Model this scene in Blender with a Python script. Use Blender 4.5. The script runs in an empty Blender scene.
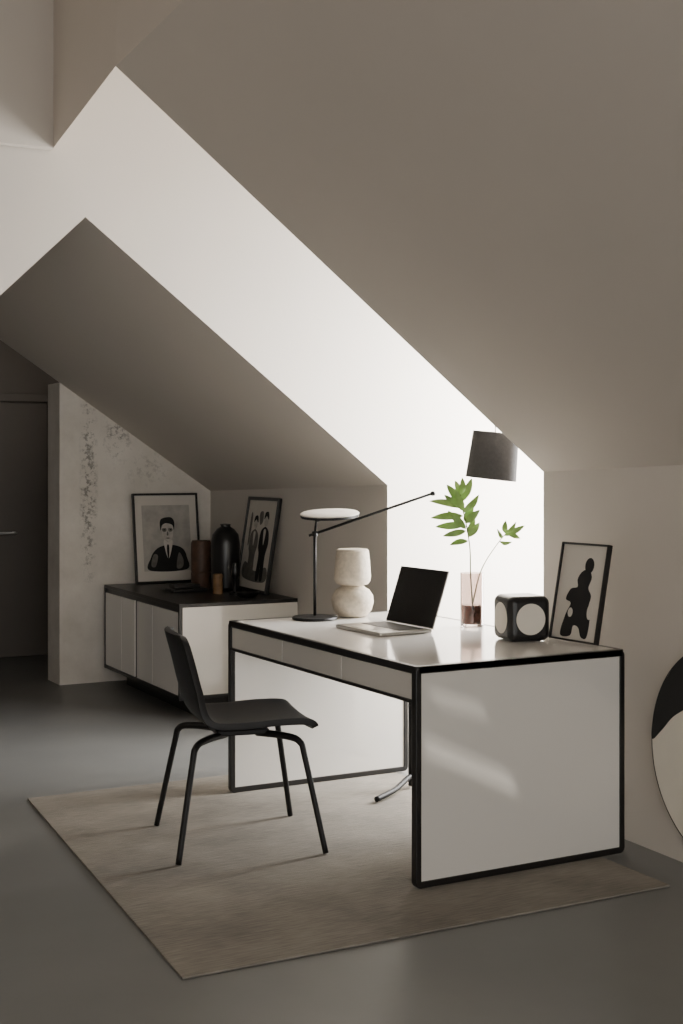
import bpy, bmesh, math, random
from mathutils import Vector, Matrix
random.seed(7)
C = bpy.context.scene.collection

# ------------------------------------------------------------ materials
def srgb(c):
    return tuple(((v/255)/12.92 if v/255 <= .04045 else (((v/255)+.055)/1.055)**2.4) for v in c)+(1,)
def mat(name, rgb, rough=.6, metal=0, noise=0, nscale=5, bump=0, bscale=80, trans=0, coat=0, spec=.5):
    m = bpy.data.materials.new(name); m.use_nodes = True
    nt = m.node_tree; b = nt.nodes['Principled BSDF']
    col = srgb(rgb)
    b.inputs['Base Color'].default_value = col
    b.inputs['Roughness'].default_value = rough
    b.inputs['Metallic'].default_value = metal
    b.inputs['Transmission Weight'].default_value = trans
    b.inputs['Coat Weight'].default_value = coat
    b.inputs['Coat Roughness'].default_value = .03
    b.inputs['Specular IOR Level'].default_value = spec
    tc = nt.nodes.new('ShaderNodeTexCoord')
    if noise:
        n = nt.nodes.new('ShaderNodeTexNoise'); n.inputs['Scale'].default_value = nscale
        n.inputs['Detail'].default_value = 6
        nt.links.new(tc.outputs['Object'], n.inputs['Vector'])
        r = nt.nodes.new('ShaderNodeValToRGB')
        r.color_ramp.elements[0].position = .3; r.color_ramp.elements[1].position = .7
        r.color_ramp.elements[0].color = tuple(c*(1-noise) for c in col[:3])+(1,)
        r.color_ramp.elements[1].color = tuple(min(1, c*(1+noise)) for c in col[:3])+(1,)
        nt.links.new(n.outputs['Fac'], r.inputs['Fac'])
        nt.links.new(r.outputs['Color'], b.inputs['Base Color'])
    if bump:
        n2 = nt.nodes.new('ShaderNodeTexNoise'); n2.inputs['Scale'].default_value = bscale
        n2.inputs['Detail'].default_value = 4
        nt.links.new(tc.outputs['Object'], n2.inputs['Vector'])
        bp = nt.nodes.new('ShaderNodeBump'); bp.inputs['Strength'].default_value = bump
        bp.inputs['Distance'].default_value = .01
        nt.links.new(n2.outputs['Fac'], bp.inputs['Height'])
        nt.links.new(bp.outputs['Normal'], b.inputs['Normal'])
    return m

M_wall = mat('plaster_wall', (204, 197, 188), .9, noise=.02, nscale=2, bump=.04, bscale=60)
M_ceil = mat('plaster_ceiling', (202, 194, 184), .9, noise=.015, nscale=1.5)
M_floor = mat('poured_floor', (116, 116, 114), .42, noise=.06, nscale=2.5, bump=.02, bscale=30)
M_white = mat('glossy_white_lacquer', (218, 214, 207), .07, noise=.01, nscale=1, coat=1)
M_top = mat('glossy_white_top', (236, 232, 226), .1, noise=.01, nscale=1, spec=.5)
M_black = mat('black_lacquer', (25, 23, 22), .35, noise=.1, nscale=10)
M_blackm = mat('black_metal', (17, 16, 16), .5, noise=.1, nscale=20, spec=.35)
M_shell = mat('black_leather', (19, 18, 18), .5, noise=.1, nscale=15, bump=.1, bscale=150, spec=.35)
M_stone = mat('speckled_stone', (190, 178, 160), .65, noise=.16, nscale=60, bump=.2, bscale=60)
M_shade = mat('dark_fabric', (80, 78, 77), .9, noise=.1, nscale=80, bump=.2, bscale=300)
M_cream = mat('cream_paint', (226, 219, 205), .6, noise=.03, nscale=6)
M_paper = mat('art_paper', (206, 200, 190), .8, noise=.03, nscale=8)
M_paper2 = mat('art_grey_paper', (172, 167, 159), .8, noise=.2, nscale=12)
M_ink = mat('ink', (24, 23, 23), .8, noise=.2, nscale=20)
M_grey = mat('grey_wash', (104, 100, 95), .8, noise=.3, nscale=25)
M_skin = mat('portrait_wash', (186, 180, 171), .8, noise=.15, nscale=40)
M_silver = mat('aluminium', (190, 188, 184), .3, metal=.8, noise=.02, nscale=30)
M_screen = mat('screen_glass', (44, 43, 42), .22, noise=.05, nscale=3)
M_keys = mat('keyboard_keys', (60, 60, 60), .5, noise=.05, nscale=20)
M_leaf = mat('leaf_green', (136, 172, 86), .45, noise=.25, nscale=20)
M_stem = mat('stem_green', (100, 112, 55), .6, noise=.2, nscale=30)
M_glass = mat('smoked_glass', (208, 194, 188), .03, trans=1)
M_red = mat('tinted_filling', (120, 84, 72), .15, noise=.5, nscale=40, trans=.4)
M_wood = mat('dark_wood', (80, 57, 43), .55, noise=.35, nscale=25)
M_tan = mat('tan_wood', (128, 98, 66), .55, noise=.25, nscale=25)
M_dark = mat('dark_ceramic', (24, 23, 24), .3, noise=.1, nscale=15)
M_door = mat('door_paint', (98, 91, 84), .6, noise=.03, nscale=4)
M_frame = mat('window_frame_paint', (215, 210, 203), .5, noise=.02, nscale=4)
M_diff = mat('lamp_diffuser', (225, 220, 210), .5, noise=.02, nscale=10)

# concrete wall with speckled stains
M_conc = mat('raw_concrete', (205, 196, 183), .9, bump=.2, bscale=25)
nt = M_conc.node_tree; b = nt.nodes['Principled BSDF']
tc = nt.nodes.new('ShaderNodeTexCoord')
def noise_ramp(scale, detail, p0, p1, vec, rough=.6):
    n = nt.nodes.new('ShaderNodeTexNoise'); n.inputs['Scale'].default_value = scale; n.inputs['Detail'].default_value = detail
    n.inputs['Roughness'].default_value = rough
    nt.links.new(vec, n.inputs['Vector'])
    r = nt.nodes.new('ShaderNodeValToRGB'); r.color_ramp.elements[0].position = p0; r.color_ramp.elements[1].position = p1
    nt.links.new(n.outputs['Fac'], r.inputs['Fac']); return r
ob = tc.outputs['Object']
r1 = noise_ramp(24, 12, .50, .60, ob, .8)
sep = nt.nodes.new('ShaderNodeSeparateXYZ'); nt.links.new(ob, sep.inputs[0])
def band(src, c, wd):
    a = nt.nodes.new('ShaderNodeMath'); a.operation = 'SUBTRACT'; nt.links.new(src, a.inputs[0]); a.inputs[1].default_value = c
    q = nt.nodes.new('ShaderNodeMath'); q.operation = 'ABSOLUTE'; nt.links.new(a.outputs[0], q.inputs[0])
    m = nt.nodes.new('ShaderNodeMapRange'); m.inputs['From Min'].default_value = 0; m.inputs['From Max'].default_value = wd
    m.inputs['To Min'].default_value = 1; m.inputs['To Max'].default_value = 0
    nt.links.new(q.outputs[0], m.inputs['Value']); return m.outputs['Result']
def mth(op, a, c):
    m = nt.nodes.new('ShaderNodeMath'); m.operation = op
    for i, s in enumerate((a, c)):
        if isinstance(s, (int, float)): m.inputs[i].default_value = s
        else: nt.links.new(s, m.inputs[i])
    return m.outputs[0]
s1 = mth('MULTIPLY', band(sep.outputs['X'], 2.82, .07), band(sep.outputs['Z'], 1.3, .75))
s2 = mth('MULTIPLY', band(sep.outputs['X'], 3.02, .14), band(sep.outputs['Z'], 1.62, .2))
s3 = mth('MULTIPLY', band(sep.outputs['X'], 3.25, .35), band(sep.outputs['Z'], 1.42, .2))
st = mth('MAXIMUM', mth('MAXIMUM', mth('MULTIPLY', s1, 1.6), mth('MULTIPLY', s2, .9)), mth('MULTIPLY', s3, .35))
stain = mth('MINIMUM', mth('MULTIPLY', mth('MULTIPLY', st, 1.3), r1.outputs['Color']), .7)
r3 = noise_ramp(3, 12, .3, .7, ob, .7)
r3.color_ramp.elements[0].color = srgb((206, 199, 188)); r3.color_ramp.elements[1].color = srgb((232, 226, 217))
mx = nt.nodes.new('ShaderNodeMixRGB'); mx.inputs['Color2'].default_value = srgb((96, 91, 84))
nt.links.new(stain, mx.inputs['Fac']); nt.links.new(r3.outputs['Color'], mx.inputs['Color1'])
nt.links.new(mx.outputs['Color'], b.inputs['Base Color'])

# rug
M_rug = mat('woven_rug', (176, 167, 152), .95)
nt = M_rug.node_tree; b = nt.nodes['Principled BSDF']
tc = nt.nodes.new('ShaderNodeTexCoord'); mp = nt.nodes.new('ShaderNodeMapping')
mp.inputs['Scale'].default_value = (6, 70, 1)
nt.links.new(tc.outputs['Object'], mp.inputs['Vector'])
n1 = nt.nodes.new('ShaderNodeTexNoise'); n1.inputs['Scale'].default_value = 2; n1.inputs['Detail'].default_value = 5
nt.links.new(mp.outputs['Vector'], n1.inputs['Vector'])
n2 = nt.nodes.new('ShaderNodeTexNoise'); n2.inputs['Scale'].default_value = 3; n2.inputs['Detail'].default_value = 8
nt.links.new(tc.outputs['Object'], n2.inputs['Vector'])
ad = nt.nodes.new('ShaderNodeMath'); ad.operation = 'ADD'
nt.links.new(n1.outputs['Fac'], ad.inputs[0]); nt.links.new(n2.outputs['Fac'], ad.inputs[1])
r = nt.nodes.new('ShaderNodeMapRange'); r.inputs['From Min'].default_value = .7; r.inputs['From Max'].default_value = 1.3
nt.links.new(ad.outputs[0], r.inputs['Value'])
mx = nt.nodes.new('ShaderNodeMixRGB'); mx.inputs['Color1'].default_value = srgb((112, 106, 98)); mx.inputs['Color2'].default_value = srgb((150, 143, 132))
nt.links.new(r.outputs['Result'], mx.inputs['Fac']); nt.links.new(mx.outputs['Color'], b.inputs['Base Color'])
bp = nt.nodes.new('ShaderNodeBump'); bp.inputs['Strength'].default_value = .4; bp.inputs['Distance'].default_value = .01
nt.links.new(n1.outputs['Fac'], bp.inputs['Height']); nt.links.new(bp.outputs['Normal'], b.inputs['Normal'])

# ------------------------------------------------------------ mesh helpers
def obj(name, verts, faces, m, parent=None, smooth=False, bevel=0, seg=3):
    me = bpy.data.meshes.new(name); me.from_pydata([tuple(v) for v in verts], [], faces); me.update()
    bm = bmesh.new(); bm.from_mesh(me); bmesh.ops.recalc_face_normals(bm, faces=bm.faces); bm.to_mesh(me); bm.free()
    me.materials.append(m)
    o = bpy.data.objects.new(name, me); C.objects.link(o)
    if parent: o.parent = parent
    if smooth:
        for p in me.polygons: p.use_smooth = True
    if bevel:
        md = o.modifiers.new('bevel', 'BEVEL'); md.width = bevel; md.segments = seg; md.limit_method = 'ANGLE'
        md.angle_limit = math.radians(40)
    return o
def empty(name, loc=(0, 0, 0), rot=(0, 0, 0)):
    e = bpy.data.objects.new(name, None); e.location = loc; e.rotation_euler = rot
    e.empty_display_size = .1; C.objects.link(e); return e
def box(name, x0, x1, y0, y1, z0, z1, m, parent=None, bevel=0, seg=2):
    v = [(x, y, z) for x in (x0, x1) for y in (y0, y1) for z in (z0, z1)]
    f = [(0, 1, 3, 2), (4, 6, 7, 5), (0, 4, 5, 1), (2, 3, 7, 6), (0, 2, 6, 4), (1, 5, 7, 3)]
    return obj(name, v, f, m, parent, bevel=bevel, seg=seg)
def lathe(name, prof, m, parent=None, loc=(0, 0, 0), seg=48, smooth=True):
    v = []; f = []; n = len(prof)
    for i in range(seg):
        a = 2*math.pi*i/seg
        for r, z in prof: v.append((loc[0]+r*math.cos(a), loc[1]+r*math.sin(a), loc[2]+z))
    for i in range(seg):
        j = (i+1) % seg
        for k in range(n-1): f.append((i*n+k, j*n+k, j*n+k+1, i*n+k+1))
    o = obj(name, v, f, m, parent, smooth=smooth)
    bm = bmesh.new(); bm.from_mesh(o.data)
    bmesh.ops.remove_doubles(bm, verts=bm.verts, dist=1e-5)
    bmesh.ops.recalc_face_normals(bm, faces=bm.faces)
    bm.to_mesh(o.data); bm.free()
    if smooth:
        md = o.modifiers.new('es', 'EDGE_SPLIT'); md.split_angle = math.radians(35)
    return o
def tube(name, pts, r, m, parent=None, seg=10, r2=None):
    pts = [Vector(p) for p in pts]; v = []; f = []; n = len(pts)
    up = Vector((0, 0, 1))
    for i, p in enumerate(pts):
        d = (pts[min(i+1, n-1)]-pts[max(i-1, 0)]).normalized()
        a = d.cross(up)
        if a.length < .05: a = d.cross(Vector((0, 1, 0)))
        a.normalize(); bb = d.cross(a).normalized()
        rr = r if r2 is None else r+(r2-r)*i/(n-1)
        for k in range(seg):
            t = 2*math.pi*k/seg
            v.append(p+a*rr*math.cos(t)+bb*rr*math.sin(t))
    for i in range(n-1):
        for k in range(seg):
            k2 = (k+1) % seg
            f.append((i*seg+k, i*seg+k2, (i+1)*seg+k2, (i+1)*seg+k))
    f.append(tuple(range(seg))); f.append(tuple((n-1)*seg+k for k in reversed(range(seg))))
    return obj(name, v, f, m, parent, smooth=True)
def smooth_path(pts, n=8):
    P = [Vector(p) for p in pts]; P = [P[0]]+P+[P[-1]]; out = []
    for i in range(1, len(P)-2):
        for k in range(n):
            t = k/n; p0, p1, p2, p3 = P[i-1:i+3]
            out.append(.5*((2*p1)+(-p0+p2)*t+(2*p0-5*p1+4*p2-p3)*t*t+(-p0+3*p1-3*p2+p3)*t**3))
    out.append(P[-2]); return out
def rrect(x0, x1, z0, z1, r, n=6):
    out = []
    for cx, cz, a0 in ((x1-r, z1-r, 0), (x0+r, z1-r, 90), (x0+r, z0+r, 180), (x1-r, z0+r, 270)):
        for k in range(n+1):
            a = math.radians(a0+90*k/n); out.append((cx+r*math.cos(a), cz+r*math.sin(a)))
    return out
def ring(name, x0, x1, z0, z1, bd, r, y0, y1, m, parent=None, axis='y', n=6):
    o = rrect(x0, x1, z0, z1, r, n); i = rrect(x0+bd, x1-bd, z0+bd, z1-bd, max(r-bd, .002), n); n = len(o)
    v = []
    for y in (y0, y1):
        for L in (o, i):
            for a, c in L: v.append((a, y, c) if axis == 'y' else (a, c, y))
    f = []
    for k in range(n):
        q = (k+1) % n
        f += [(k, q, n+q, n+k), (2*n+k, 3*n+k, 3*n+q, 2*n+q), (k, 2*n+k, 2*n+q, q), (n+k, n+q, 3*n+q, 3*n+k)]
    return obj(name, v, f, m, parent, bevel=.003, seg=2)
def prism(name, pts, y0, y1, m, parent=None):
    n = len(pts); v = [(a, y0, c) for a, c in pts]+[(a, y1, c) for a, c in pts]
    f = [tuple(range(n)), tuple(n+k for k in reversed(range(n)))]+[(k, (k+1) % n, n+(k+1) % n, n+k) for k in range(n)]
    return obj(name, v, f, m, parent)
def ell(cx, cz, rx, rz, n=32, rot=0):
    c, s = math.cos(rot), math.sin(rot)
    return [(cx+rx*math.cos(2*math.pi*k/n)*c-rz*math.sin(2*math.pi*k/n)*s, cz+rx*math.cos(2*math.pi*k/n)*s+rz*math.sin(2*math.pi*k/n)*c) for k in range(n)]
def blob(pts, n=6):
    P = [Vector((a, c)) for a, c in pts]; N = len(P); out = []
    for i in range(N):
        p0, p1, p2, p3 = P[i-1], P[i], P[(i+1) % N], P[(i+2) % N]
        for k in range(n):
            t = k/n
            q = .5*((2*p1)+(-p0+p2)*t+(2*p0-5*p1+4*p2-p3)*t*t+(-p0+3*p1-3*p2+p3)*t**3)
            out.append((q.x, q.y))
    return out
def grid_surf(name, c00, c10, c11, c01, m, n=12):
    c00, c10, c11, c01 = map(Vector, (c00, c10, c11, c01)); v = []; f = []
    for i in range(n+1):
        for j in range(n+1):
            u, w = i/n, j/n
            v.append(c00*(1-u)*(1-w)+c10*u*(1-w)+c11*u*w+c01*(1-u)*w)
    for i in range(n):
        for j in range(n):
            a = i*(n+1)+j; f.append((a, a+1, a+n+2, a+n+1))
    return obj(name, v, f, m, smooth=True)
def poly(name, v, m):
    return obj(name, v, [tuple(range(len(v)))], m)

# ------------------------------------------------------------ room shell
def kx(y): return 3.43+.053*(y-3.7)
def ck(x): return 5.975-.053*(x-3.551)      # far dormer cheek
def cn(x): return 4.567-.053*(x-3.476)      # near dormer cheek
XW = 4.85; HR = 3.6; HC = 4.2; YB = -3.2; XL = -3.2
poly('floor', [(XL, YB, 0), (5, YB, 0), (5, 10.2, 0), (XL, 10.2, 0)], M_floor)
G = (kx(4.567), 4.567, 1.407); F = (1.631, cn(1.631), 2.876)
poly('wall_right', [(kx(YB), YB, 0), (G[0], G[1], 0), G, (kx(3.7), 3.7, 1.436), (kx(YB), YB, 1.50)], M_wall)
grid_surf('ceiling', G, (kx(3.7), 3.7, 1.436), (1.581, 3.7, 2.885), F, M_ceil)
grid_surf('ceiling_slope_front', (kx(3.7), 3.7, 1.436), (kx(YB), YB, 1.50), (1.28, YB, 2.95), (1.581, 3.7, 2.885), M_ceil)
A = (kx(5.975), 5.975, 1.333); D = (1.972, ck(1.972), 2.586); Bp = (kx(8.6), 8.6, 1.257)
poly('wall_knee_back', [(A[0], A[1], 0), (Bp[0], Bp[1], 0), Bp, A], M_wall)
xx = .9
grid_surf('ceiling_slope_back', A, Bp, (xx, 8.6, 1.257+.673*(Bp[0]-xx)), (xx, ck(xx), D[2]+.7935*(D[0]-xx)), M_ceil, 16)
poly('wall_dormer_far', [(XW, ck(XW), 0), (XW, ck(XW), HR), (1.6, ck(1.6), HR), (1.6, ck(1.6), HC), (XL, ck(XL), HC), (XL, ck(XL), 0),
     (-.66, ck(-.66), 0), (1.583, ck(1.583), 2.203), D, A, (A[0], A[1], 0)], M_wall)
poly('wall_dormer_near', [(G[0], G[1], 0), (XW, cn(XW), 0), (XW, cn(XW), HR), (1.631, cn(1.631), HR), F, G], M_wall)
poly('ceiling_dormer', [(1.631, cn(1.631), HR), (XW, cn(XW), HR), (XW, ck(XW), HR), (1.7, ck(1.7), HR)], M_ceil)
J = (1.803, 6.0, 2.876)
poly('wall_well_side', [F, J, (J[0], J[1], HC), (F[0], F[1], HC)], M_ceil)
poly('wall_well_side_front', [F, (F[0], F[1], HC), (1.28, YB, HC), (1.28, YB, 2.95), (1.581, 3.7, 2.885)], M_ceil)
box('wall_header', XL, J[0], 6.0, 6.05, 2.874, HC, M_ceil)
poly('wall_left', [(XL, YB, 0), (XL, 10.2, 0), (XL, 10.2, HC), (XL, YB, HC)], M_wall)

# high ceiling with added unseen slits, shaped to throw faint sun streaks onto the desk end
EL = math.radians(50); SD_ = Vector((.6*math.cos(EL), .8*math.cos(EL), -math.sin(EL)))
ceil_h = box('ceiling_high', XL, 2, YB, 6.3, HC, HC+.04, M_ceil)
cut = []
for (xa, za, xb, zb, th) in ((2.46, .672, 2.85, .545, .012), (2.48, .640, 2.84, .525, .010), (2.44, .515, 2.80, .350, .016), (2.44, .485, 2.82, .312, .026)):
    q = [Vector((x, 3.86, z)) for x, z in ((xa, za), (xb, zb), (xb, zb-th), (xa, za-th))]
    top = [p-SD_*((HC+.06-p.z)/-SD_.z)*1.0 for p in q]; bot = [p-SD_*((HC-.02-p.z)/-SD_.z) for p in q]
    c = obj('cut', [tuple(p) for p in bot]+[tuple(p) for p in top], [(0, 1, 2, 3), (7, 6, 5, 4), (0, 4, 5, 1), (1, 5, 6, 2), (2, 6, 7, 3), (3, 7, 4, 0)], M_ceil)
    md = ceil_h.modifiers.new('b', 'BOOLEAN'); md.operation = 'DIFFERENCE'; md.object = c; md.solver = 'EXACT'; cut.append(c)
bpy.context.view_layer.update()
me = bpy.data.meshes.new_from_object(ceil_h.evaluated_get(bpy.context.evaluated_depsgraph_get()))
ceil_h.modifiers.clear(); ceil_h.data = me
for c in cut: bpy.data.objects.remove(c)

def zt(x): return 1.257+.673*(Bp[0]-x)
v = []
for y in (8.6, 8.86):
    v += [(2.625, y, 0), (3.9, y, 0), (3.9, y, zt(3.9)), (2.625, y, zt(2.625)+.0)]
obj('wall_concrete', v, [(0, 1, 2, 3), (4, 7, 6, 5), (0, 4, 5, 1), (1, 5, 6, 2), (2, 6, 7, 3), (3, 7, 4, 0)], M_conc)
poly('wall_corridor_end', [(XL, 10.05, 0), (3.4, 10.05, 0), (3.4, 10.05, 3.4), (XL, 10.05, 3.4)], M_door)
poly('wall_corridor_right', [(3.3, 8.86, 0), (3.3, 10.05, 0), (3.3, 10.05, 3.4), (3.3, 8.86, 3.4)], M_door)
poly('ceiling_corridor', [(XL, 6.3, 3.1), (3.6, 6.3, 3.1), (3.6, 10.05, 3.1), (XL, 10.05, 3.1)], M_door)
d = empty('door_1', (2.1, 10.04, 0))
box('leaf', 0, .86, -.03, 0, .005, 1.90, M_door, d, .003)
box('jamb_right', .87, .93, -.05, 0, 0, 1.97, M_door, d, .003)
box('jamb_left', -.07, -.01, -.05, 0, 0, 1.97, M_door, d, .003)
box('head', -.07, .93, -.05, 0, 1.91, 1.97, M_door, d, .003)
tube('handle', smooth_path([(.60, -.03, .93), (.60, -.08, .93), (.56, -.085, .93), (.45, -.08, .93)]), .012, M_silver, d)
lathe('rose', [(0, 0), (.025, 0), (.025, .01), (0, .01)], M_silver, d, (.60, -.055, .925))
w = empty('window_1', (XW-.02, 0, 0))
y0, y1, z0, z1 = cn(XW)+.05, ck(XW)-.05, .35, 3.45
box('sill_wall', 0, .08, cn(XW), ck(XW), 0, z0, M_wall, w)
box('frame_left', 0, .06, y1-.05, y1+.05, z0, z1, M_frame, w)
box('frame_right', 0, .06, y0-.05, y0+.05, z0, z1, M_frame, w)
box('frame_head', 0, .06, y0-.05, y1+.05, 2.6, HR, M_frame, w)
box('transom', 0, .05, y0, y1, 1.88, 1.94, M_frame, w)
box('mullion', 0, .05, (y0+y1)/2-.025, (y0+y1)/2+.025, z0, 2.62, M_frame, w)

# ------------------------------------------------------------ rug
rv = [(1.423, 3.513), (3.19, 3.487), (3.25, 5.70), (1.605, 5.721)]
v = [(a, b_, 0.001) for a, b_ in rv]+[(a, b_, .008) for a, b_ in rv]
obj('area_rug', v, [(0, 3, 2, 1), (4, 5, 6, 7), (0, 1, 5, 4), (1, 2, 6, 5), (2, 3, 7, 6), (3, 0, 4, 7)], M_rug, bevel=.002)
RZ = .0085
# ------------------------------------------------------------ desk
DW, DL, DH = .905, 1.55, .757
dk = empty('writing_desk', (2.402, 3.855, 0))
for nm, ya, yb in (('end_near', 0, .03), ('end_far', DL-.03, DL)):
    ring(nm+'_frame', 0, DW, RZ, DH, .023, .022, ya, yb, M_black, dk)
    box(nm+'_panel', .020, DW-.020, ya+.004, yb-.004, RZ+.018, DH-.022, M_white, dk)
ring('top_rim', 0, DW, .0, DL, .022, .014, DH-.025, DH+.0005, M_black, dk, axis='z')
box('top_panel', .020, DW-.020, .020, DL-.020, DH-.022, DH-.0003, M_top, dk)
n = 3; a0 = .032; L = (DL-.064)/n
for i in range(n):
    box('drawer_%d' % (i+1), .004, .03, a0+i*L+.002, a0+(i+1)*L-.002, .642, DH-.027, M_white, dk, .002)
box('drawer_box', .02, .5, .031, DL-.031, .632, DH-.025, M_black, dk)
box('lower_rail', .0, .03, .03, DL-.03, .630, .641, M_black, dk, .002)
tube('back_leg', [(.735, 1.22, .022), (.735, 1.22, .64)], .013, M_blackm, dk)
tube('back_foot', smooth_path([(.47, 1.07, RZ+.016), (.60, 1.13, RZ+.03), (.735, 1.22, RZ+.055), (.83, 1.26, RZ+.03)]), .012, M_blackm, dk)

# ------------------------------------------------------------ sideboard
SB = empty('sideboard', (2.865, 7.12, 0), (0, 0, math.radians(-1.6)))
SD, SL, S0, S1 = .740, 1.41, .105, .65
box('carcass', .012, SD-.005, .012, SL-.005, S0+.01, S1-.02, M_black, SB)
box('top', 0, SD, 0, SL, S1-.022, S1, M_black, SB, .003)
box('bottom', 0, SD, 0, SL, S0, S0+.02, M_black, SB, .003)
box('post_front', 0, .02, 0, .02, S0, S1, M_black, SB)
box('post_back', 0, .02, SL-.02, SL, S0, S1, M_black, SB)
box('end_panel', .022, SD, .004, .02, S0+.02, S1-.022, M_white, SB)
for i, (a, c) in enumerate(((.024, .46), (.468, .75), (.80, 1.05), (1.058, 1.386))):
    box('door_%d' % (i+1), .002, .018, a, c, S0+.024, S1-.05, M_top, SB, .002)
box('plinth', .12, SD-.06, .10, SL-.1, 0, S0+.01, M_black, SB)

# ------------------------------------------------------------ framed art
def framed(name, loc, rz, lean, w, h, bd, mat_in, shapes, frame_m=M_black):
    e = empty(name, loc, (-lean, 0, rz))
    x0, x1 = -w/2, w/2
    ring('frame', x0, x1, 0, h, bd, .003, -.012, .012, frame_m, e)
    box('paper', x0+bd*.5, x1-bd*.5, -.002, .006, bd*.5, h-bd*.5, mat_in, e)
    for i, (pts, m, layer) in enumerate(shapes):
        prism('art_%d' % i, pts, -.0025-.0006*layer, -.001, m, e)
    return e
W, H = .455, .59
sh = [(rrect(-.17, .17, .08, .52, .004), M_paper2, 0),
      (blob([(-.13, .085), (.13, .085), (.135, .17), (.11, .225), (.05, .25), (-.02, .25), (-.08, .225), (-.12, .17)]), M_ink, 1),
      (blob([(-.02, .285), (.035, .285), (.032, .235), (.005, .16), (-.018, .23)]), M_paper, 2),
      (blob([(-.002, .25), (.011, .25), (.011, .2), (.004, .15), (-.004, .2)]), M_ink, 3),
      (blob([(-.032, .40), (.042, .40), (.048, .35), (.038, .30), (.008, .27), (-.022, .30), (-.035, .35)]), M_skin, 2),
      (blob([(-.042, .35), (-.046, .40), (-.03, .43), (.03, .438), (.056, .41), (.052, .35), (.042, .385), (.0, .398), (-.03, .385)]), M_ink, 3),
      (blob([(-.032, .362), (-.018, .365), (-.002, .362), (-.004, .345), (-.018, .340), (-.03, .347)]), M_grey, 3),
      (blob([(.012, .362), (.026, .365), (.042, .361), (.04, .346), (.026, .340), (.014, .345)]), M_grey, 3),
      (ell(-.016, .354, .006, .004), M_ink, 4), (ell(.028, .354, .006, .004), M_ink, 4),
      (blob([(-.008, .298), (.006, .302), (.02, .298), (.006, .294)]), M_grey, 3), (blob([(.002, .34), (.008, .34), (.011, .318), (.0, .318)]), M_grey, 3),
      (blob([(-.12, .12), (-.09, .11), (-.07, .18), (-.10, .19)]), M_grey, 2), (blob([(.06, .1), (.10, .1), (.11, .15), (.08, .2)]), M_grey, 2)]
framed('framed_portrait', (3.325, 8.445, S1+.001), 0, math.radians(8), W+.01, H+.01, .014, M_paper, sh)
def figure(cx, z, s, body, head):
    return [(blob([(cx-.055*s, z), (cx-.005*s, z), (cx+.0*s, z+.10*s), (cx+.01*s, z), (cx+.055*s, z), (cx+.05*s, z+.14*s), (cx+.075*s, z+.22*s), (cx+.06*s, z+.29*s),
                   (cx+.015*s, z+.32*s), (cx-.02*s, z+.32*s), (cx-.065*s, z+.29*s), (cx-.075*s, z+.2*s), (cx-.05*s, z+.14*s)]), body, 1),
            (ell(cx, z+.365*s, .03*s, .04*s), head, 2),
            (blob([(cx-.034*s, z+.37*s), (cx-.025*s, z+.41*s), (cx+.02*s, z+.415*s), (cx+.036*s, z+.37*s), (cx, z+.39*s)]), M_ink, 3),
            (blob([(cx-.02*s, z+.30*s), (cx+.015*s, z+.30*s), (cx+.005*s, z+.22*s), (cx-.006*s, z+.22*s)]), M_paper, 2)]
sh = [(rrect(-.195, .195, .06, .52, .004), M_paper, 0), (blob([(-.17, .08), (.17, .07), (.18, .16), (.0, .13), (-.17, .18)]), M_grey, .5)]
sh += figure(-.075, .09, .92, M_grey, M_skin)+figure(.085, .085, 1.0, M_ink, M_skin)
sh += [(blob([(-.17, .3), (-.15, .3), (-.14, .46), (-.17, .48)]), M_grey, 1), (blob([(-.01, .42), (.03, .44), (.02, .50), (-.03, .49)]), M_grey, 1)]
framed('framed_print', (3.535, 7.60, S1+.001), math.radians(-93), math.radians(9), .50, .59, .02, M_paper, sh)
sh = [(blob([(-.075, .022), (-.02, .022), (-.01, .06), (.02, .055), (.04, .022), (.07, .022), (.075, .09), (.06, .14), (.065, .18),
             (.045, .21), (.055, .25), (.035, .28), (.0, .27), (-.02, .24), (-.015, .21), (-.05, .2), (-.07, .16), (-.04, .145), (-.06, .1)]), M_ink, 1),
      (ell(.035, .295, .024, .03), M_ink, 1), (ell(-.035, .11, .013, .018), M_paper, 2), (ell(.07, .12, .014, .03), M_paper, 2)]
fa = framed('framed_abstract_print', (3.257, 4.095, DH+.004), math.radians(-86), math.radians(11), .26, .38, .008, M_paper, sh)
tube('easel_strut', [(0, .012, .25), (0, .072, .018)], .004, M_blackm, fa)

# ------------------------------------------------------------ round wall art
ra = empty('round_wall_art', (kx(3.42)-.03, 3.42, .43), (0, 0, math.radians(-93)))
prism('disc', ell(0, 0, .385, .385, 96), -.012, .012, M_cream, ra)
prism('black_field', blob([(-.384, .0), (-.33, .04), (-.25, .11), (-.1, .17), (.1, .14), (.3, .12), (.375, .085), (.335, .19), (.223, .314), (.08, .376), (-.08, .376), (-.223, .314), (-.335, .19), (-.375, .085)]), -.014, -.011, M_ink, ra)
ring('rim', -.387, .387, -.387, .387, .003, .386, -.014, .012, M_blackm, ra, n=24)

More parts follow.
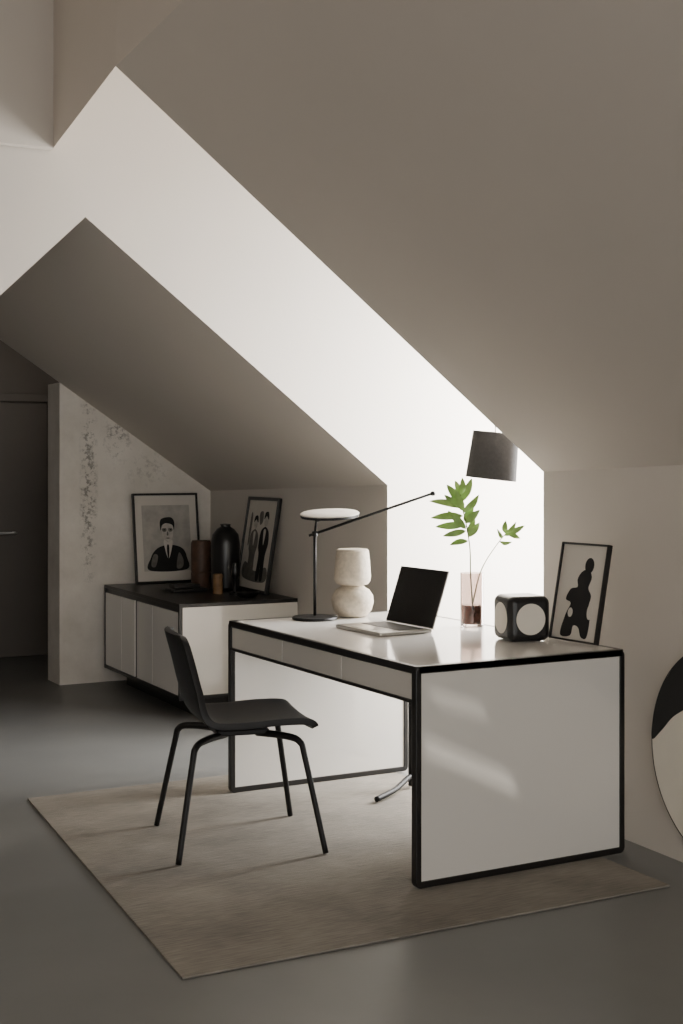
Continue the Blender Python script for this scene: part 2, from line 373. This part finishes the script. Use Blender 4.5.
# ------------------------------------------------------------ chair
ch = empty('dining_chair', (2.133, 4.705, RZ+.003), (0, 0, math.radians(-13)))
prof = smooth_path([(.240, 0, .434), (.220, 0, .452), (.12, 0, .455), (-.03, 0, .448), (-.13, 0, .455), (-.188, 0, .50), (-.222, 0, .59), (-.25, 0, .70), (-.278, 0, .80)], 6)
nn = len(prof); NW = 16; v = []; f = []
for i, p in enumerate(prof):
    t = i/(nn-1)
    back = max(0, min(1, (t-.5)/.25))
    hw = .225 if t < .5 else .225-.04*((t-.5)/.5)
    if i < 4: hw -= .02*(1-i/4)**2
    if t > .93: hw -= .03*((t-.93)/.07)**2
    for j in range(NW+1):
        s = -1+2*j/NW
        y = s*hw; c = s*s
        v.append((p.x+back*.030*c, y, p.z+(1-back)*.010*c))
for i in range(nn-1):
    for j in range(NW):
        a = i*(NW+1)+j; f.append((a, a+1, a+NW+2, a+NW+1))
s = obj('seat_shell', v, f, M_shell, ch, smooth=True)
md = s.modifiers.new('sol', 'SOLIDIFY'); md.thickness = .024; md.offset = -1
md = s.modifiers.new('bev', 'BEVEL'); md.width = .006; md.segments = 3; md.limit_method = 'ANGLE'; md.angle_limit = math.radians(50)
for i, (sx, sy) in enumerate(((1, 1), (1, -1), (-1, 1), (-1, -1))):
    tube('leg_%d' % (i+1), smooth_path([(sx*.06, sy*.06, .413), (sx*.15, sy*.15, .412), (sx*.195, sy*.195, .395), (sx*.212, sy*.212, .33), (sx*.272, sy*.278, .0)], 8), .014, M_blackm, ch, r2=.011)
box('under_plate', -.1, .1, -.1, .1, .412, .432, M_blackm, ch, .004)

# ------------------------------------------------------------ desk lamp
ZT = DH+.001
dl = empty('desk_lamp', (2.757, 5.265, ZT), (0, 0, 0))
lathe('base', [(0, 0), (.098, 0), (.10, .004), (.098, .012), (.02, .016), (0, .016)], M_blackm, dl)
tube('post', [(0, 0, .01), (0, 0, .385)], .007, M_blackm, dl)
lathe('joint', [(0, 0), (.012, 0), (.013, .02), (0, .024)], M_blackm, dl, (0, 0, .365))
tube('arm', [(-.02, .017, .367), (.41, -.32, .555)], .006, M_blackm, dl)
lathe('arm_tip', [(0, 0), (.011, .003), (.012, .012), (.008, .02), (0, .022)], M_blackm, dl, (.41, -.32, .543))
tube('neck', [(0, 0, .37), (.005, -.003, .43), (.05, -.03, .450)], .006, M_blackm, dl)
hd = lathe('head', [(0, .010), (.05, .011), (.122, .009), (.13, .004), (.130, .0), (.122, -.004), (0, -.004)], M_diff, dl, (0, 0, 0))
hd.location = (.055, -.035, .462); hd.rotation_euler = (math.radians(4), math.radians(-4), 0)
hb = lathe('head_underside', [(0, -.003), (.122, -.0045), (.131, -.001), (.128, -.012), (.07, -.02), (0, -.022)], M_blackm, dl)
hb.location = hd.location; hb.rotation_euler = hd.rotation_euler

# stone table lamp
sv = empty('stone_table_lamp', (2.955, 5.28, ZT))
pr = [(0, 0), (.05, 0), (.066, .004), (.086, .03), (.095, .065), (.092, .095), (.075, .12), (.055, .132), (.048, .14)]
pr2 = [(.048, .14), (.07, .146), (.08, .16), (.083, .18), (.078, .25), (.073, .295), (.066, .302), (0, .304)]
lathe('stone_base', pr, M_stone, sv); lathe('stone_shade', pr2, M_stone, sv)

# ------------------------------------------------------------ laptop
lp = empty('laptop', (2.70, 4.60, ZT), (0, 0, math.radians(2)))
box('base', 0, .25, 0, .35, 0, .014, M_silver, lp, .004)
box('keyboard', .11, .225, .03, .32, .0135, .0155, M_keys, lp)
box('trackpad', .015, .095, .11, .24, .0135, .0148, M_silver, lp)
a = math.radians(19); h = .245
def scr(name, d0, d1, yy0, yy1, h0, h1, m):
    v = []
    for dd in (d0, d1):
        for yy in (yy0, yy1):
            for hh in (h0, h1): v.append((.25+dd*math.cos(a)+hh*math.sin(a), yy, .014+hh*math.cos(a)-dd*math.sin(a)))
    return obj(name, v, [(0, 1, 3, 2), (4, 6, 7, 5), (0, 4, 5, 1), (2, 3, 7, 6), (0, 2, 6, 4), (1, 5, 7, 3)], m, lp, bevel=.002)
scr('lid', 0, .006, 0, .35, 0, h, M_silver); scr('screen', -.0015, .0, .002, .348, .004, h-.002, M_screen)

# ------------------------------------------------------------ glass vase with plant
gv = empty('plant_in_glass_vase', (3.215, 4.715, ZT))
lathe('glass', [(0, 0), (.046, 0), (.049, .004), (.049, .225), (.0455, .225), (.0455, .012), (0, .012)], M_glass, gv)
lathe('filling', [(0, .0125), (.044, .0125), (.044, .09), (0, .09)], M_red, gv)
cr = Vector((.8766, -.4813, 0)); cf = Vector((.4813, .8766, 0))
def pp(px, py, dep=0): return cr*((px-472)/237)+Vector((0, 0, (627-py)/237))+cf*dep
def leaf(i, a, t, w, bend=.015):
    a, t = Vector(a), Vector(t); d = t-a; L_ = d.length; dn = d.normalized()
    side = dn.cross(cf+Vector((random.uniform(-.4, .4), random.uniform(-.4, .4), random.uniform(-.5, .5)))).normalized()
    nrm = side.cross(dn).normalized(); v = []; f = []; N = 10
    for k in range(N+1):
        u = k/N; ww = w*math.sin(math.pi*min(1, u**.85*.97+.015))**.8
        c = a+d*u-nrm*bend*math.sin(math.pi*u)
        v += [c-side*ww+nrm*ww*.25, c, c+side*ww+nrm*ww*.25]
    for k in range(N):
        q = k*3; f += [(q, q+1, q+4, q+3), (q+1, q+2, q+5, q+4)]
    obj('leaf_%d' % i, v, f, M_leaf, gv, smooth=True)
stA = [pp(474, 618), pp(471, 580, .01), pp(470, 550, 0), pp(466, 525, -.01), pp(461, 503, 0), pp(461, 490)]
stB = [pp(470, 618), pp(479, 580, .02), pp(487, 562, .03), pp(500, 543, .03), pp(507, 534, .02)]
tube('stem_a', smooth_path(stA), .0035, M_stem, gv, 6, .0018); tube('stem_b', smooth_path(stB), .003, M_stem, gv, 6, .0015)
LV = [((461, 496), (462, 479), .016), ((461, 503), (447, 486), .018), ((461, 508), (429, 502), .018), ((463, 517), (431, 519), .018), ((465, 526), (436, 528), .017),
      ((461, 503), (473, 480), .019), ((463, 514), (478, 496), .019), ((465, 524), (479, 511), .018), ((468, 542), (450, 546), .014), ((468, 538), (480, 524), .016),
      ((466, 530), (448, 512), .017), ((462, 509), (444, 496), .018), ((464, 522), (474, 505), .017), ((466, 532), (443, 537), .015), ((463, 512), (455, 492), .017),
      ((461, 500), (456, 482), .015), ((467, 534), (475, 518), .014)]
for i, (p, q, w_) in enumerate(LV):
    leaf(i, pp(*p), pp(q[0], q[1], random.uniform(-.05, .05)), w_*.95)
LV = [((505, 537), (525, 527), .013), ((507, 534), (521, 540), .011), ((506, 535), (506, 522), .013), ((500, 543), (512, 543), .010), ((506, 535), (516, 523), .011), ((503, 540), (497, 530), .008)]
for i, (p, q, w_) in enumerate(LV):
    leaf(20+i, pp(*p, .02), pp(q[0], q[1], .02+random.uniform(-.03, .03)), w_)

# ------------------------------------------------------------ cube sculpture
cs = empty('cube_sculpture', (3.14, 4.265, ZT), (0, 0, math.radians(-12)))
S = .174
box('body', -S/2, S/2, -S/2, S/2, 0, S, M_dark, cs, .030, 6)
rr = .060
for k, nm in enumerate(('front', 'left', 'back', 'right')):
    o = prism('circle_'+nm, ell(0, S/2, rr, rr, 48), -S/2-.001, -S/2+.012, M_cream, cs); o.rotation_euler = (0, 0, math.radians(-90*k))

# ------------------------------------------------------------ pendant
pd = empty('pendant_lamp', (3.36, 4.765, 1.475))
sd = lathe('shade', [(.109, -.10), (.098, .10), (.03, .102), (.0, .102), (0, .098), (.095, .096), (.106, -.10), (.109, -.10)], M_shade, pd)
sd.rotation_euler = (math.radians(4), math.radians(5), 0)
tube('cord', [(0.01, 0, .09), (0.01, 0, HR-1.475)], .0025, M_frame, pd)
lathe('bulb', [(0, -.04), (.025, -.03), (.03, -.01), (.018, .03), (.015, .08), (0, .08)], M_diff, pd)
lathe('canopy', [(0, -.03), (.04, -.025), (.05, 0), (0, 0)], M_blackm, pd, (.01, 0, HR-1.475))

# ------------------------------------------------------------ sideboard objects
e = empty('wooden_jar', (3.36, 7.98, S1))
lathe('body', [(0, 0), (.06, 0), (.064, .01), (.064, .10), (.06, .105), (.064, .11), (.064, .29), (.058, .305), (0, .308)], M_wood, e)
e = empty('dark_bottle_vase', (3.44, 7.78, S1))
lathe('body', [(0, 0), (.07, 0), (.088, .02), (.092, .15), (.092, .29), (.082, .35), (.055, .385), (.03, .40), (.03, .408), (.035, .415), (0, .42)], M_dark, e)
e = empty('tray', (3.22, 7.86, S1))
box('tray_base', -.13, .1, -.09, .06, 0, .02, M_dark, e, .005); box('book', -.11, .06, -.06, .04, .02, .045, M_black, e, .004)
e = empty('small_wooden_cup', (3.31, 7.60, S1))
lathe('body', [(0, 0), (.03, 0), (.03, .115), (.026, .12), (0, .115)], M_tan, e)
e = empty('candlestick', (3.38, 7.50, S1))
lathe('body', [(0, 0), (.035, 0), (.035, .01), (.014, .02), (.012, .09), (.024, .11), (.024, .14), (.014, .19), (0, .192)], M_dark, e)
e = empty('ceramic_dish', (3.38, 7.32, S1))
lathe('body', [(0, 0), (.05, 0), (.07, .02), (.072, .03), (.065, .028), (.045, .01), (0, .01)], M_dark, e)

# ------------------------------------------------------------ lights
def area(name, loc, target, sx, sy, power, col=(1, 1, 1), spread=180):
    l = bpy.data.lights.new(name, 'AREA'); l.shape = 'RECTANGLE'; l.size = sx; l.size_y = sy; l.energy = power; l.color = col
    l.spread = math.radians(spread)
    o = bpy.data.objects.new(name, l); C.objects.link(o); o.location = loc
    o.rotation_euler = (Vector(target)-Vector(loc)).to_track_quat('-Z', 'Y').to_euler()
    return o
area('window_daylight', (XW-.30, 5.0, 1.40), (3.75, 5.9, 1.15), .85, 1.9, 190, (1, .99, .97))
sl = bpy.data.lights.new('sun', 'SUN'); sl.energy = 2.6; sl.angle = math.radians(.5); sl.color = (1, .94, .85)
so = bpy.data.objects.new('sun', sl); C.objects.link(so); so.location = (0, 0, 8); so.rotation_euler = SD_.to_track_quat('-Z', 'Y').to_euler()
wd = bpy.data.worlds.new('sky'); bpy.context.scene.world = wd; wd.use_nodes = True
wd.node_tree.nodes['Background'].inputs['Color'].default_value = (1, .98, .95, 1)
wd.node_tree.nodes['Background'].inputs['Strength'].default_value = 2.2

# ------------------------------------------------------------ camera
cam = bpy.data.cameras.new('camera'); co = bpy.data.objects.new('camera', cam); C.objects.link(co)
co.location = (0, 0, 1.436); co.rotation_euler = (math.radians(90), 0, -math.atan2(.4813, .8766))
cam.sensor_fit = 'VERTICAL'; cam.sensor_height = 36; cam.lens = 1350/1024*36; cam.shift_y = -47/1024
bpy.context.scene.camera = co
bpy.context.scene.view_settings.view_transform = 'AgX'
bpy.context.scene.view_settings.look = 'AgX - Base Contrast'
bpy.context.scene.view_settings.exposure = 0.5
